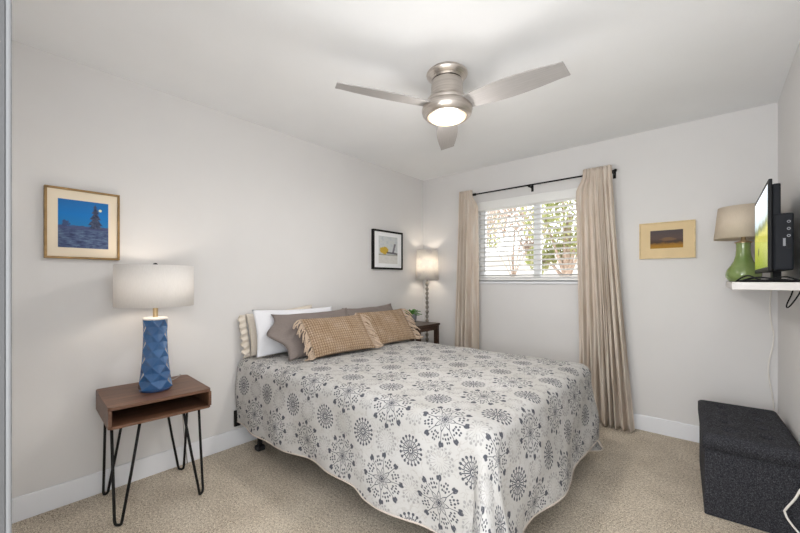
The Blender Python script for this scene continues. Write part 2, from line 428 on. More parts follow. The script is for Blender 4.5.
fl = light('fan_downlight', 'AREA', (fanx, fany, ZC - .30), FAN_GLOW * .7, (1, .96, .92), .20)

# ------------------------------------------------------------------ pictures
def picture(label, c, w, h, normal, fm, mat_m, art_m, aw, ah, fw=.012, depth=.022, ay=0, name='framed_picture'):
    # local: x = picture right, z up, -y toward the room
    rz = {'+x': R(90), '-y': 0}[normal]
    t = thing(name, label, 'picture', c, rz)
    f = MB()
    f.b2(-w / 2, w / 2, -depth, 0, h / 2 - fw, h / 2); f.b2(-w / 2, w / 2, -depth, 0, -h / 2, -h / 2 + fw)
    f.b2(-w / 2, -w / 2 + fw, -depth, 0, -h / 2 + fw, h / 2 - fw); f.b2(w / 2 - fw, w / 2, -depth, 0, -h / 2 + fw, h / 2 - fw)
    f.build('frame', fm, t, bevel=.002)
    MB().b2(-w / 2 + fw, w / 2 - fw, -depth + .008, -.002, -h / 2 + fw, h / 2 - fw).build('mat_board', mat_m, t)
    y = -depth + .0072
    MB().quad([(-aw / 2, y, ay - ah / 2), (aw / 2, y, ay - ah / 2), (aw / 2, y, ay + ah / 2), (-aw / 2, y, ay + ah / 2)]).build('print', art_m, t)
    return t
M_gold = plain('gold_frame', (.27, .165, .06), .42, metal=.35, var=.25, vs_=20)
M_gold2 = plain('pale_gold_frame', (.60, .47, .27), .42, metal=.3, var=.15, vs_=20)
M_cream = plain('cream_mat', (.80, .70, .55), .85, var=.02, bump=.1)
M_tan = plain('tan_mat', (.72, .56, .33), .85, var=.04, bump=.1)
M_white_mat = plain('white_mat', (.89, .90, .91), .85, var=.02)
def art_blue():
    M = Mat('snow_scene', (.1, .2, .5), .6, 0, .2); u, v, _ = M.uv()
    n = M.noise(M.coords('UV', (3, 14, 1)), 2, 4, .6); n2 = M.noise(M.coords('UV', (1, 1, 1)), 14, 4, .7); n3 = M.noise(M.coords('UV', (1, 1, 1)), 5, 3)
    sky = M.ramp(v, [(.42, (.022, .19, .43)), (.7, (.012, .18, .52)), (1, (.02, .15, .42))])
    snow = M.ramp(n * .7 + n3 * .3, [(.36, (.03, .04, .10)), (.5, (.07, .10, .20)), (.66, (.15, .23, .32))])
    c = M.mix((v + (n3 - .5) * .16).lt(.45, .01), sky, snow)
    hill = ((v - .43 + (n2 - .5) * .08).abs()).lt(.035, .012); c = M.mix(hill * .8, c, (.07, .085, .19))
    hw = (.98 - v) * .34 * (((v * 8.0).frac() * -.5) + 1.0) + (n2 - .5) * .10
    tr_ = ((u - .73).abs() - hw).lt(0.0, .015) * v.lt(.96, .01) * (1.0 - v.lt(.42, .02))
    c = M.mix(tr_, c, M.ramp(n2, [(.35, (.015, .025, .07)), (.65, (.09, .11, .17))]))
    bush = (((u - .15) * (u - .15) + (v - .5) * (v - .5) * 1.4).sqrt() + (n2 - .5) * .22).lt(.075, .01); c = M.mix(bush * .9, c, (.05, .07, .16))
    moon = (((u - .83) * (u - .83) + (v - .83) * (v - .83) * 1.3).sqrt()).lt(.032, .006); c = M.mix(moon, c, (.75, .75, .5))
    M.color(c); return M.m
def art_ship():
    M = Mat('watercolour', (.6, .65, .68), .6, 0, .2); u, v, _ = M.uv(); n = M.noise(M.coords('UV'), 7, 4, .6); n2 = M.noise(M.coords('UV', (3, 9, 1)), 2, 3)
    c = M.ramp(n, [(.3, (.50, .55, .58)), (.55, (.66, .68, .68)), (.75, (.55, .60, .50))])
    c = M.mix(v.lt(.32, .01), c, M.ramp(n2, [(.3, (.66, .65, .62)), (.7, (.76, .75, .72))]))
    y = (((u - .30) * (u - .30) * .55 + (v - .48) * (v - .48) * 1.6).sqrt() + (n - .5) * .25).lt(.17, .02); c = M.mix(y, c, (.62, .42, .06))
    d = ((v - .40 + (u - .6) * .05 + (n - .5) * .06).abs()).lt(.035, .01) * (1.0 - u.lt(.42, .02)); c = M.mix(d * .85, c, (.10, .09, .10))
    d2 = ((u - .80 - (v - .55) * .35 + (n - .5) * .06).abs()).lt(.05, .015) * (1.0 - v.lt(.4, .02)) * v.lt(.75, .02); c = M.mix(d2 * .8, c, (.13, .12, .15))
    g = ((v - .32 + (n - .5) * .04).abs()).lt(.018, .008); c = M.mix(g * .7, c, (.25, .24, .16))
    M.color(c); return M.m
def art_dusk():
    M = Mat('dusk_scene', (.1, .08, .08), .6, 0, .2); u, v, _ = M.uv(); n = M.noise(M.coords('UV', (3, 5, 1)), 2, 4, .6)
    c = M.ramp(v + (n - .5) * .25, [(.0, (.42, .22, .02)), (.18, (.34, .17, .03)), (.34, (.07, .045, .035)), (.55, (.11, .075, .065)), (1, (.085, .07, .075))])
    gl_ = (((u - .55) * (u - .55) * .6 + (v - .5) * (v - .5) * 3.0).sqrt() + (n - .5) * .3).lt(.17, .06); c = M.mix(gl_ * .6, c, (.26, .15, .07))
    M.color(c); return M.m
picture('gold framed painting of a blue night over snow with a dark tree', (XL + .001, .402, 1.536), .322, .384, '+x', M_gold, M_cream, art_blue(), .215, .262, .0115, .03, .0)
picture('small black framed watercolour with a yellow patch, beside the corner lamp', (XL + .001, 2.914, 1.552), .472, .416, '+x', M_black, M_white_mat, art_ship(), .30, .29, .02, .03, .0)
picture('pale gold framed landscape of an orange dusk on a wide tan mat', (-.285, YB - .001, 1.543), .36, .288, '-y', M_gold2, M_tan, art_dusk(), .21, .142, .008, .022, .008)

# ------------------------------------------------------------------ desk table
M_wal = wood('walnut', (.075, .035, .02), (.235, .115, .065), 1)
M_wal_shade = wood('walnut_shaded', (.05, .026, .016), (.12, .06, .035), 1)  # darker walnut copy: shade inside the open shelf put into the colour
desk = thing('side_table', 'walnut box side table with open shelf and black hairpin legs', 'table', (-2.435, .672, 0), R(-3.6))
DW, DL, DT, DB = .455, .468, .605, .496
def rrect(hx, hy, r, n=5):
    pts = []
    for cx_, cy_, a0 in ((hx - r, hy - r, 0), (-hx + r, hy - r, 90), (-hx + r, -hy + r, 180), (hx - r, -hy + r, 270)):
        for i in range(n + 1):
            a = R(a0 + 90 * i / n); pts.append((cx_ + r * math.cos(a), cy_ + r * math.sin(a)))
    return pts
MB().prism(rrect(DW / 2, DL / 2, .022), lambda a, b, t_: (a, b, DT - .016 + t_), .016).build('top_panel', M_wal, desk, bevel=.0015)
MB().prism(rrect(DW / 2, DL / 2, .022), lambda a, b, t_: (a, b, DB + t_), .014).build('bottom_panel', M_wal, desk, bevel=.0015)
for sg in (-1, 1):
    MB().b2(-DW / 2 + .02, DW / 2, sg * (DL / 2 - .007) - .007, sg * (DL / 2 - .007) + .007, DB + .014, DT - .016).build('side_panel', M_wal, desk)
MB().prism(rrect(.007, DL / 2 - .02, .006), lambda a, b, t_: (-DW / 2 + .012 + a, b, DB + .014 + t_), DT - DB - .03).build('back_panel', M_wal_shade, desk)
for sx in (-1, 1):
    for sy in (-1, 1):
        lg = MB()
        fx, fy = sx * .193, sy * .19
        a0 = Vector((sx * .195, sy * .10, DB)); b0 = Vector((sx * .10, sy * .205, DB))
        foot = Vector((fx, fy, .006)); d = (b0 - a0).normalized()
        fa, fb = foot - d * .018, foot + d * .018
        lg.tube([a0, a0.lerp(fa, .5), fa + Vector((0, 0, .02)), fa + d * .004 + Vector((0, 0, .004)), fa + d * .012, foot, fb - d * .012, fb - d * .004 + Vector((0, 0, .004)), fb + Vector((0, 0, .02)), b0.lerp(fb, .5), b0], .0068, 8)
        lg.box(((a0.x + b0.x) / 2, (a0.y + b0.y) / 2, DB - .002), (.11, .11, .004))
        lg.build('leg', M_black, desk, smooth=True)

# ------------------------------------------------------------------ blue lamp
lamp = thing('table_lamp', 'lit table lamp with blue faceted ceramic base and white drum shade', 'lamp', (-2.415, .675, .6055))
def ceramic():
    M = Mat('blue_glaze', (.03, .11, .28), .1, 0, .6); n = M.noise(M.coords(), 12, 2)
    M.color(M.ramp(n, [(.3, (.02, .085, .225)), (.7, (.035, .125, .30))])); M.b.inputs['Coat Weight'].default_value = .5; return M.m
N, K = 6, 9
def lr(z):
    t = z / .40; return .083 - .026 * t + .010 * (2 * t - 1) ** 2 - .005
mb = MB(); vid = []; ringv = []
zk = [.012 + .388 * k / K for k in range(K + 1)]
for k in range(K + 1):
    row = []
    for i in range(N):
        a = 2 * PI * (i + .5 * (k % 2)) / N; r = lr(zk[k]) * 1.0
        row.append(mb.bm.verts.new((r * math.cos(a), r * math.sin(a), zk[k])))
    ringv.append(row)
def V(k, i): return ringv[k][i % N]
for k in range(K - 1):
    for i in range(N):
        o_ = k % 2
        bpt, tpt = V(k, i), V(k + 2, i)
        l_, r_ = (V(k + 1, i - 1), V(k + 1, i)) if o_ == 0 else (V(k + 1, i), V(k + 1, i + 1))
        cc = (bpt.co + tpt.co + l_.co + r_.co) / 4; zc = zk[k + 1]
        dirv = Vector((bpt.co.x + tpt.co.x, bpt.co.y + tpt.co.y, 0)).normalized()
        rr = lr(zc) * .79
        c_ = mb.bm.verts.new((dirv.x * rr, dirv.y * rr, zc + .006))
        for p, q in ((bpt, r_), (r_, tpt), (tpt, l_), (l_, bpt)): mb.bm.faces.new((p, q, c_))
for k_, kn in ((0, 1), (K, K - 1)):
    for i in range(N):
        j = V(kn, i) if (k_ % 2 == 0) else V(kn, i + 1)
        mb.bm.faces.new((V(k_, i), V(k_, i + 1), j))
    mb.bm.faces.new([V(k_, i) for i in range(N)])
mb.build('ceramic_base', ceramic(), lamp, bevel=.0025, seg=2)
MB().lathe([(.001, 0), (.073, 0), (.076, .006), (.074, .014), (.001, .014)], n=40).build('foot_ring', plain('blue_foot', (.02, .06, .17), .3), lamp, smooth=True)
M_brass = plain('satin_brass', (.65, .5, .30), .3, metal=.9)
M_capw = plain('cap_white', (.82, .78, .74), .4)
MB().lathe([(.001, .398), (.060, .398), (.062, .403), (.058, .410), (.001, .412)], n=36).build('cap', M_capw, lamp, smooth=True)
MB().lathe([(.013, .41), (.013, .475), (.017, .478), (.017, .50), (.006, .505), (.004, .70)], n=20).build('neck', M_brass, lamp, smooth=True)
M_sh = shade_mat('white_shade', (.88, .86, .84), .28)
MB().lathe([(.189, .475), (.189, .704)], n=72).build('lamp_shade', M_sh, lamp, smooth=True, solid=.003)
m = MB()
for a in range(3): m.tube([(0, 0, .695), (.188 * math.cos(a * 2.094), .188 * math.sin(a * 2.094), .70)], .002, 6)
m.build('spider', M_brass, lamp)
MB().lathe([(.004, .69), (.012, .702), (.013, .71), (.008, .718), (.001, .72)], n=20).build('finial', M_black, lamp, smooth=True)
MB().tube([(-.06, .04, .0045), (-.15, .15, .0042), (-.215, .20, .0045), (-.238, .206, .005), (-.2465, .208, -.004), (-.2485, .21, -.04), (-.250, .22, -.2), (-.248, .235, -.42), (-.238, .25, -.595)], .003, 6).build('cord', plain('grey_cord', (.35, .33, .31), .5), lamp, smooth=True)
light('desk_bulb', 'POINT', (-2.415, .675, 1.20), LAMP_DESK, (1, .88, .75), .04)

# ------------------------------------------------------------------ bed
BX0, BX1, BY0, BY1, BZ = -2.655, -.635, 1.265, 2.80, .65
bed = thing('bed', 'queen bed on black metal frame under patterned bedspread', 'bed', (-1.615, 2.03, 0))
M_matt = plain('mattress_ticking', (.75, .72, .68), .9, var=.03); M_box = plain('box_spring', (.10, .095, .09), .9)
def bb(x0, x1, y0, y1, z0, z1): return MB().b2(x0 + 1.615, x1 + 1.615, y0 - 2.03, y1 - 2.03, z0, z1)
bb(BX0 + .05, BX1 - .06, BY0 + .055, BY1 - .055, .40, .625).build('mattress', M_matt, bed, bevel=.05, seg=4)
bb(BX0 + .03, BX1 - .06, BY0 + .055, BY1 - .055, .205, .398).build('box_spring', M_box, bed, bevel=.02)
fr = MB()
for y in (BY0 + .07, BY1 - .07): fr.b2(BX0 + .03 + 1.615, BX1 - .10 + 1.615, y - .018 - 2.03, y + .018 - 2.03, .168, .203)
for x in (BX0 + .16, -1.5, BX1 - .16): fr.b2(x - .018 + 1.615, x + .018 + 1.615, BY0 + .07 - 2.03, BY1 - .07 - 2.03, .168, .203)
fr.build('rail_frame', M_black, bed)
for x in (BX0 + .16, BX1 - .30):
    for y in (BY0 + .085, BY1 - .085):
        l = bb(x - .013, x + .013, y - .013, y + .013, .03, .17).build('leg', M_black, bed)
        bb(x - .028, x + .028, y - .028, y + .028, 0, .034).build('foot_pad', plain('rubber', (.02, .02, .02), .7), l, bevel=.006)
for y in (BY0 + .0, BY1 - .0):
    m = bb(BX0 - .017, BX0 - .003, y - .022, y + .022, .155, .27)
    m.b2(BX0 - .01 + 1.615, BX0 + .10 + 1.615, y - 2.03 - .004 + (.03 if y < 2 else -.03), y - 2.03 + .004 + (.03 if y < 2 else -.03), .17, .25)
    for i in range(4): m.box((BX0 + 1.615 - .0165, y - 2.03, .175 + i * .026), (.003, .012, .014))
    m.build('headboard_bracket', M_black, bed)

# ------------------------------------------------------------------ bedspread
RC = .075; ARC = RC * PI / 2
def drop(e):      # e = fabric distance past the edge of the flat top -> (outward, down)
    if e <= 0: return e, 0.0
    if e < ARC: a = e / RC; return RC * math.sin(a), RC * (1 - math.cos(a))
    q = e - ARC; return RC + q * .07, RC + q * .997
def spread_pt(s, t):   # s along the bed from the head, t across from the near side; fabric metres
    Lx = BX1 - BX0 - RC; Wy = BY1 - BY0
    ex = s - Lx; en = RC - t; ef = t - (Wy - RC)
    px = BX0 + min(s, Lx); py = BY0 + min(max(t, RC), Wy - RC); z = BZ
    side, e2 = (-1, en) if en > 0 else (1, ef)
    if ex > 0 and e2 > 0:
        ph = math.atan2(e2, ex); rho = math.hypot(ex, e2)
        if side > 0: rho = max(ex, e2) * (1 + .24 * math.sin(2 * ph))
        o_, d_ = drop(rho)
        q = max(0, rho - ARC)
        k = math.sin(2 * ph)
        fold = (.30 * k ** 2 + .13 * math.sin(6 * ph + .5) * k) if side < 0 else (.03 * k ** 2 + .05 * math.sin(6 * ph) * k)
        o_ += q * fold; d_ = RC * (d_ >= RC) + (d_ - RC) * (1 - .5 * max(0, fold) ** 2 * 1.6) if d_ > RC else d_
        px += o_ * math.cos(ph); py += side * o_ * math.sin(ph); z -= d_
        nx, ny = math.cos(ph), side * math.sin(ph); down = q
    elif ex > 0:
        o_, d_ = drop(ex); o_ += .05 * max(0, ex - ARC); px += o_; z -= d_; nx, ny = 1, 0; down = max(0, ex - ARC)
    elif e2 > 0:
        o_, d_ = drop(e2); py += side * o_; z -= d_; nx, ny = 0, side; down = max(0, e2 - ARC)
    else: nx = ny = 0; down = 0
    if down > 0:
        wv = down * (.045 * math.sin(7.5 * (s - t) + 1.0) + .03 * math.sin(15 * (s + .7 * t) + 2.2))
        px += nx * wv; py += ny * wv
    wr = .004 * noise.noise((s * 5, t * 5, 1.3)) + .002 * noise.noise((s * 14, t * 14, 4.1))
    if down > 0: px += nx * wr * 1.5; py += ny * wr * 1.5
    else: z += wr * 1.2
    # small sag of the top toward the edges
    return (px, py, max(z, .012))
SN, SF, SE = RC - ARC - 0, 0, 0
Wy = BY1 - BY0; Lx = BX1 - BX0
t_lo0 = RC - (ARC + .395); t_hi0 = Wy - RC + ARC + .40; s_hi0 = Lx - RC + ARC + .405
def st(u, v):
    t_ = t_lo0 + (t_hi0 - t_lo0) * v
    hem = .012 * math.sin(5 * u + 1) - .05 * math.exp(-((u - .60) / .05) ** 2) * 0
    jog = .045 / (1 + math.exp(-(u - .545) * 120)) - .02
    if v < .5: t_ -= (jog + hem) * max(0, 1 - v / .22)
    s_ = .005 + (s_hi0 - .005) * u
    return s_, t_
MAPUV = lambda u, v: st(u, v)
def spread_mat():
    M = Mat('medallion_quilt', (.7, .67, .62), .9, 0, .12)
    s_, t_, _ = M.uv()
    PX, PT = .305, .34
    wn = M.noise(M.coords('UV'), 4, 2)
    def local(ox, ot):
        a = ((s_ - ox) / PX + .5).frac() * PX - PX / 2
        b = ((t_ - ot) / PT + .5).frac() * PT - PT / 2
        return (a * a + b * b).sqrt(), b.atan2(a)
    def fold(th, n, off=0.0):
        p = 2 * PI / n
        return ((th / p + (.5 + off)).frac() - .5) * p
    OX, OT = .88, .03
    r, th = local(OX, OT)
    d8 = fold(th, 8); d8h = fold(th, 8, .5); d16 = fold(th, 16, .5)
    pet = (d8.abs() * 2.55)                                      # 0 .. 1 at the petal gap
    edge = (1.0 - pet) * .030 + .020
    petal = ((r - edge).abs()).lt(.0036, .0015).mx(((r - edge * .62).abs()).lt(.0016, .001))
    core = r.lt(.007, .001) + ((r - .0125).abs()).lt(.0016, .001)
    pfill = ((d8 * r).abs()).lt(.0016, .001) * r.lt(.02, .004)
    stem = ((d8 * r).abs()).lt(.0015, .0008) * r.lt(.095, .003) * (1.0 - r.lt(.05, .002))
    flo_r = ((r - .103) * (r - .103) + (d8 * r) * (d8 * r)).sqrt()
    flo = (flo_r + (flo_r * 0.0 + (th * 40.0).sin() * .0022)).lt(.0125, .002)
    def dots(rad, dth, size):
        q = d8.abs() - dth
        return ((r - rad) * (r - rad) + (q * r) * (q * r) * 1.8).sqrt().lt(size, .0013)
    big = petal.mx(core).mx(pfill).mx(stem).mx(flo).mx(dots(.062, .26, .0055)).mx(dots(.079, .30, .0060)).mx(dots(.077, .14, .0048)).mx(dots(.095, .34, .0055)).mx(dots(.062, .393, .004))
    r2, th2 = local(OX + PX / 2, OT + PT / 2)
    d20 = fold(th2, 18)
    sp = ((d20 * r2).abs()).lt(.0023, .0008) * r2.lt(.056, .002) * (1.0 - r2.lt(.016, .002))
    k2 = ((r2 - .060) * (r2 - .060) + (d20 * r2) * (d20 * r2)).sqrt().lt(.0066, .0012)
    k2b = ((r2 - .041) * (r2 - .041) + (fold(th2, 18, .5) * r2) * (fold(th2, 18, .5) * r2)).sqrt().lt(.0034, .001)
    small = sp.mx(k2).mx(k2b).mx(((r2 - .013).abs()).lt(.003, .001)).mx(r2.lt(.005, .001))
    def ghost(ox, ot, rad, n):
        r3, th3 = local(ox, ot); d = fold(th3, n)
        a = ((r3 - rad) * (r3 - rad) + (d * r3) * (d * r3)).sqrt().lt(.0062, .002)
        b = ((r3 - rad * .8) * (r3 - rad * .8) + (fold(th3, n, .5) * r3) * (fold(th3, n, .5) * r3)).sqrt().lt(.005, .002)
        return a.mx(b).mx(((d * r3).abs()).lt(.001, .0008) * r3.lt(rad, .004) * (1.0 - r3.lt(rad * .35, .004)))
    g = ghost(OX + PX / 2, OT, .058, 14).mx(ghost(OX, OT + PT / 2, .062, 16))
    far_ = (1.0 - r.lt(.113, .004)) * (1.0 - r2.lt(.064, .004))
    g = g * far_
    base = M.ramp(wn, [(.3, (.475, .465, .445)), (.7, (.56, .555, .55))])
    fine = M.noise(M.coords('UV', (1, 1, 1)), 60, 3)
    vein = ((M.noise(M.coords('UV'), 17, 2) - .5).abs()).lt(.012, .008) * far_
    c = M.mix(vein * .6, base, (.40, .38, .36))
    c = M.mix(g * .85, c, (.29, .285, .285))
    ink = big.mx(small) * (M.noise(M.coords('UV'), 130, 2).lt(.64, .06) * .35 + .58)
    c = M.mix(ink, c, (.05, .055, .075))
    M.color(c)
    M.bump(M.noise(M.coords('UV'), 70, 3) * .5 + fine * .5, .5, .006)
    return M.m
spr = MB().grid(lambda u, v: spread_pt(*st(u, v)), 210, 200, MAPUV).build('bedspread', spread_mat(), smooth=True, solid=.005, recalc=False)
tag(spr, 'cream bedspread printed with charcoal medallions draped over the bed', 'bedspread')
# hem binding
hem_pts = [spread_pt(*st(i / 160, 0)) for i in range(161)] + [spread_pt(*st(1, j / 120)) for j in range(1, 121)] + [spread_pt(*st(1 - i / 60, 1)) for i in range(1, 61)]
hb = MB().tube(hem_pts, .0055, 6).build('hem_binding', plain('hem', (.62, .55, .49), .9), smooth=True); hb.parent = spr

# ------------------------------------------------------------------ pillows
def pillow_mesh(w, h, th, seed, wr=.006, ear=.0, n=44, fn=None, tip=0):
    m = MB()
    def side(sg):
        def f(u, v):
            a, b = 2 * u - 1, 2 * v - 1
            prof = max(0, (1 - abs(a) ** 2.6)) ** .55 * max(0, (1 - abs(b) ** 2.6)) ** .55
            pin = 1 - .07 * (1 - abs(a) ** 2) * abs(b) ** 3
            pin2 = 1 - .05 * (1 - abs(b) ** 2) * abs(a) ** 3
            x = a * w / 2 * pin2 * (1 + ear * abs(b) ** 6 * abs(a) ** 6); z = b * h / 2 * pin * (1 + ear * abs(b) ** 6 * abs(a) ** 6)
            y = sg * prof * th / 2
            k = noise.noise((a * 2.2 + seed, b * 2.2, sg * 3 + seed)) * wr + noise.noise((a * 5 + seed, b * 4, seed)) * wr * .5
            y += k * (1 if prof > .02 else 0) * min(1, prof * 2)
            if tip: x -= tip * math.exp(-((b - .15) / .4) ** 2) * max(0, -a - .55) / .45
            if fn: y += sg * fn(u, v) * min(1, prof * 3)
            return (x, y, z)
        return f
    m.grid(side(-1), n, n, lambda u, v: (u * w, v * h)); m.grid(side(1), n, n, lambda u, v: (u * w, v * h))
    return m
def pose(o, c, lean, yaw=0, roll=0):   # pillow local x = width, z = height, -y front ; front toward +x of the room
    m = Matrix.Rotation(R(90) + yaw, 4, 'Z') @ Matrix.Rotation(-lean, 4, 'X') @ Matrix.Rotation(roll, 4, 'Y')
    o.matrix_world = Matrix.Translation(c) @ m
M_crm = fabric('cream_sham', (.72, .655, .57), .10); M_wht = fabric('white_cotton', (.82, .83, .87), .03); M_gry = fabric('grey_satin', (.23, .195, .18), .14, rough=.5)
p = pillow_mesh(.60, .32, .065, 1.1, .004).build('pillow', M_crm, smooth=True, merge=.0005)
tag(p, 'cream ruffled pillow farthest back against the wall', 'pillow', 'pillows at the head of the bed'); pose(p, (-2.635, 1.63, .837), R(8), 0, R(-4))
fl_ = MB()
def flange(u, v):
    x = -.30 - .055 * v + .006 * math.sin(u * 34) * v; z = -.155 + .31 * u; y = .010 * math.sin(u * 40 + 2 * v) * (.3 + v)
    return (x, y, z)
fo = MB().grid(flange, 60, 6).build('ruffle', M_crm, p, smooth=True, solid=.004)
p = pillow_mesh(.74, .35, .085, 2.2, .004).build('pillow', M_wht, smooth=True, merge=.0005)
tag(p, 'plain white pillow between the cream pillow and the grey pillows', 'pillow', 'pillows at the head of the bed'); pose(p, (-2.536, 1.70, .832), R(13), 0, R(1))
def grey(seed, w=.80, tip=0): return pillow_mesh(w, .385, .09, seed, .014, .05, tip=tip).build('pillow', M_gry, smooth=True, merge=.0005)
p = grey(3.7, .69, .12); tag(p, 'near grey satin pillow behind the left knitted cushion', 'pillow', 'pillows at the head of the bed'); pose(p, (-2.385, 1.81, .818), R(38), R(-3), R(-1))
p = grey(8.4, .66); tag(p, 'far grey satin pillow behind the right knitted cushion', 'pillow', 'pillows at the head of the bed'); pose(p, (-2.425, 2.50, .822), R(37), R(2), R(-1))
def knit_mat():
    M = Mat('tan_knit', (.6, .45, .31), .95, 0, .1); u, v, _ = M.uv()
    row = (v / .021).frac(); colm = ((u / .020) + (row - .5).abs() * .9).frac()
    gap = ((colm - .5).abs() * -1.0 + .5).lt(.16, .1).mx(((row - .5).abs() * -1.0 + .5).lt(.10, .08))
    n = M.noise(M.coords('UV', (6, 40, 1)), 3, 3); n2 = M.noise(M.coords('UV'), 7, 2)
    c = M.ramp(n * .5 + n2 * .5, [(.33, (.40, .275, .175)), (.5, (.50, .37, .255)), (.66, (.60, .47, .37))])
    M.color(M.mix(gap * .7, c, (.15, .085, .045))); M.bump(1.0 - gap, .8, .006); return M.m
M_knit = knit_mat(); M_fringe = fabric('fringe_yarn', (.60, .47, .36), .14)
def knitted(label, c, lean, yaw, roll, w, h, seed):
    p = pillow_mesh(w, h, .085, seed, .004, .0, 60, lambda u, v: .004 * abs(math.sin(u * w / .028 * PI)) ).build('knitted_cushion', M_knit, smooth=True, merge=.0005)
    tag(p, label, 'cushion', 'knitted tan cushions'); pose(p, c, lean, yaw, roll)
    rnd = random.Random(seed)
    for sg in (-1, 1):
        m = MB()
        for i in range(30):
            z = -h / 2 * .97 + h * .97 * i / 29; L = rnd.uniform(.065, .095); dz = -rnd.uniform(.04, .09); y0 = rnd.uniform(-.012, .012)
            x0 = sg * (w / 2 * (1 - .05 * (1 - (2 * i / 29 - 1) ** 2)) - .006)
            m.tube([(x0, 0, z), (x0 + sg * L * .35, y0 - .008, z + dz * .15), (x0 + sg * L * .7, y0 * 1.6 - .012, max(z + dz * .55, -h / 2)), (x0 + sg * L * .92, y0 * 2 - .010, max(z + dz * 1.1, -h / 2))], [.0045, .0055, .0055, .004], 5)
        f_ = m.build('fringe', M_fringe, smooth=True); f_.parent = p
    return p
knitted('left tan knitted cushion with fringe, nearer the blue lamp', (-2.232, 1.875, .803), R(38), R(-5), R(0), .57, .335, 5)
knitted('right tan knitted cushion with fringe, nearer the potted plant', (-2.262, 2.465, .806), R(36), R(-5), R(-1), .56, .345, 6)

# ------------------------------------------------------------------ corner table, plant, corner lamp
M_dkw = wood('dark_stained_wood', (.022, .012, .008), (.085, .045, .03), 1, .35)
ct = thing('bedside_table', 'dark stained wooden bedside table in the far corner', 'table', (-2.455, 3.11, 0))
tw, td, tz = .40, .38, .765
MB().b2(-tw / 2, tw / 2, -td / 2, td / 2, tz - .022, tz).build('table_top', M_dkw, ct, bevel=.004)
a = MB(); a.b2(-tw / 2 + .02, tw / 2 - .02, -td / 2 + .015, -td / 2 + .032, tz - .07, tz - .022); a.b2(-tw / 2 + .02, tw / 2 - .02, td / 2 - .032, td / 2 - .015, tz - .07, tz - .022)
a.b2(-tw / 2 + .015, -tw / 2 + .032, -td / 2 + .032, td / 2 - .032, tz - .07, tz - .022); a.b2(tw / 2 - .032, tw / 2 - .015, -td / 2 + .032, td / 2 - .032, tz - .07, tz - .022)
a.build('apron', M_dkw, ct)
for sx in (-1, 1):
    for sy in (-1, 1): MB().box((sx * (tw / 2 - .03), sy * (td / 2 - .03), (tz - .022) / 2), (.042, .042, tz - .022)).build('leg', M_dkw, ct, bevel=.003)
MB().b2(-tw / 2 + .03, tw / 2 - .03, -td / 2 + .03, td / 2 - .03, .16, .18).build('lower_shelf', M_dkw, ct)

plant = thing('potted_plant', 'small spiky green plant in grey ribbed pot on the bedside table', 'plant', (-2.50, 3.09, tz))
M_pot = plain('grey_pot', (.20, .21, .23), .6, var=.12, vs_=25, bump=.2, bs=60)
MB().lathe([(.001, 0), (.046, 0), (.050, .01), (.060, .02), (.066, .05), (.068, .10), (.062, .102), (.060, .086), (.001, .086)], n=36).build('pot', M_pot, plant, smooth=True, bevel=.001)
MB().lathe([(.040, 0), (.048, .002), (.056, .014), (.062, .018), (.060, .022), (.04, .022)], n=30).build('saucer', plain('pot_saucer', (.06, .06, .065), .5), plant, smooth=True)
M_leaf = leaf_mat('succulent', [(.04, .16, .03), (.10, .30, .06), (.22, .46, .13)])
lf = MB(); rnd = random.Random(4)
for i in range(22):
    a_ = i * 2.4; L = rnd.uniform(.08, .125); el = R(78 - 60 * (i / 22)); pts = []
    dx, dy = math.cos(a_), math.sin(a_); sd = Vector((-dy, dx, 0))
    for k in range(7):
        q = k / 6; e_ = el - q * R(35)
        pts.append(Vector((dx * (.008 + L * q * math.cos(e_)), dy * (.008 + L * q * math.cos(e_)), .085 + L * q * math.sin(max(e_, .05)))))
    vv = []
    for k, pnt in enumerate(pts):
        q = k / 6; wd = .013 * (math.sin(PI * (.18 + .82 * q)) ** .8 if q < 1 else .04)
        vv += [pnt - sd * wd + Vector((0, 0, .004)), pnt - Vector((0, 0, .002)), pnt + sd * wd + Vector((0, 0, .004))]
    lf.add(vv, [(3 * k + j, 3 * k + j + 1, 3 * k + j + 4, 3 * k + j + 3) for k in range(6) for j in (0, 1)])
lf.build('leaves', M_leaf, plant, smooth=True, solid=.002)

cl = thing('floor_lamp', 'lit floor lamp with stacked bead stem and white patterned shade in the corner', 'lamp', (-2.525, 3.425, 0))
M_pew = plain('pewter', (.30, .28, .25), .3, metal=.85, var=.1)
MB().lathe([(.001, 0), (.105, 0), (.108, .008), (.10, .018), (.03, .03), (.012, .04)], n=40).build('base', M_pew, cl, smooth=True)
prof = []; z = .04; 
while z < 1.20:
    prof += [(.007, z), (.016, z + .014), (.021, z + .030), (.016, z + .043), (.0075, z + .050)]; z += .053
MB().lathe(prof + [(.006, z), (.006, 1.50)], n=20).build('stem', M_pew, cl, smooth=True)
M_sh2 = shade_mat('white_floral_shade', (.90, .87, .83), .45, (.79, .76, .74))
MB().lathe([(.133, 1.235), (.118, 1.575)], n=60).build('lamp_shade', M_sh2, cl, smooth=True, solid=.002)
m = MB()
for a in range(3): m.tube([(0, 0, 1.49), (.118 * math.cos(a * 2.094), .118 * math.sin(a * 2.094), 1.565)], .002, 6)
m.build('spider', M_pew, cl)
light('corner_bulb', 'POINT', (-2.525, 3.425, 1.42), LAMP_CORNER, (1, .88, .72), .03)

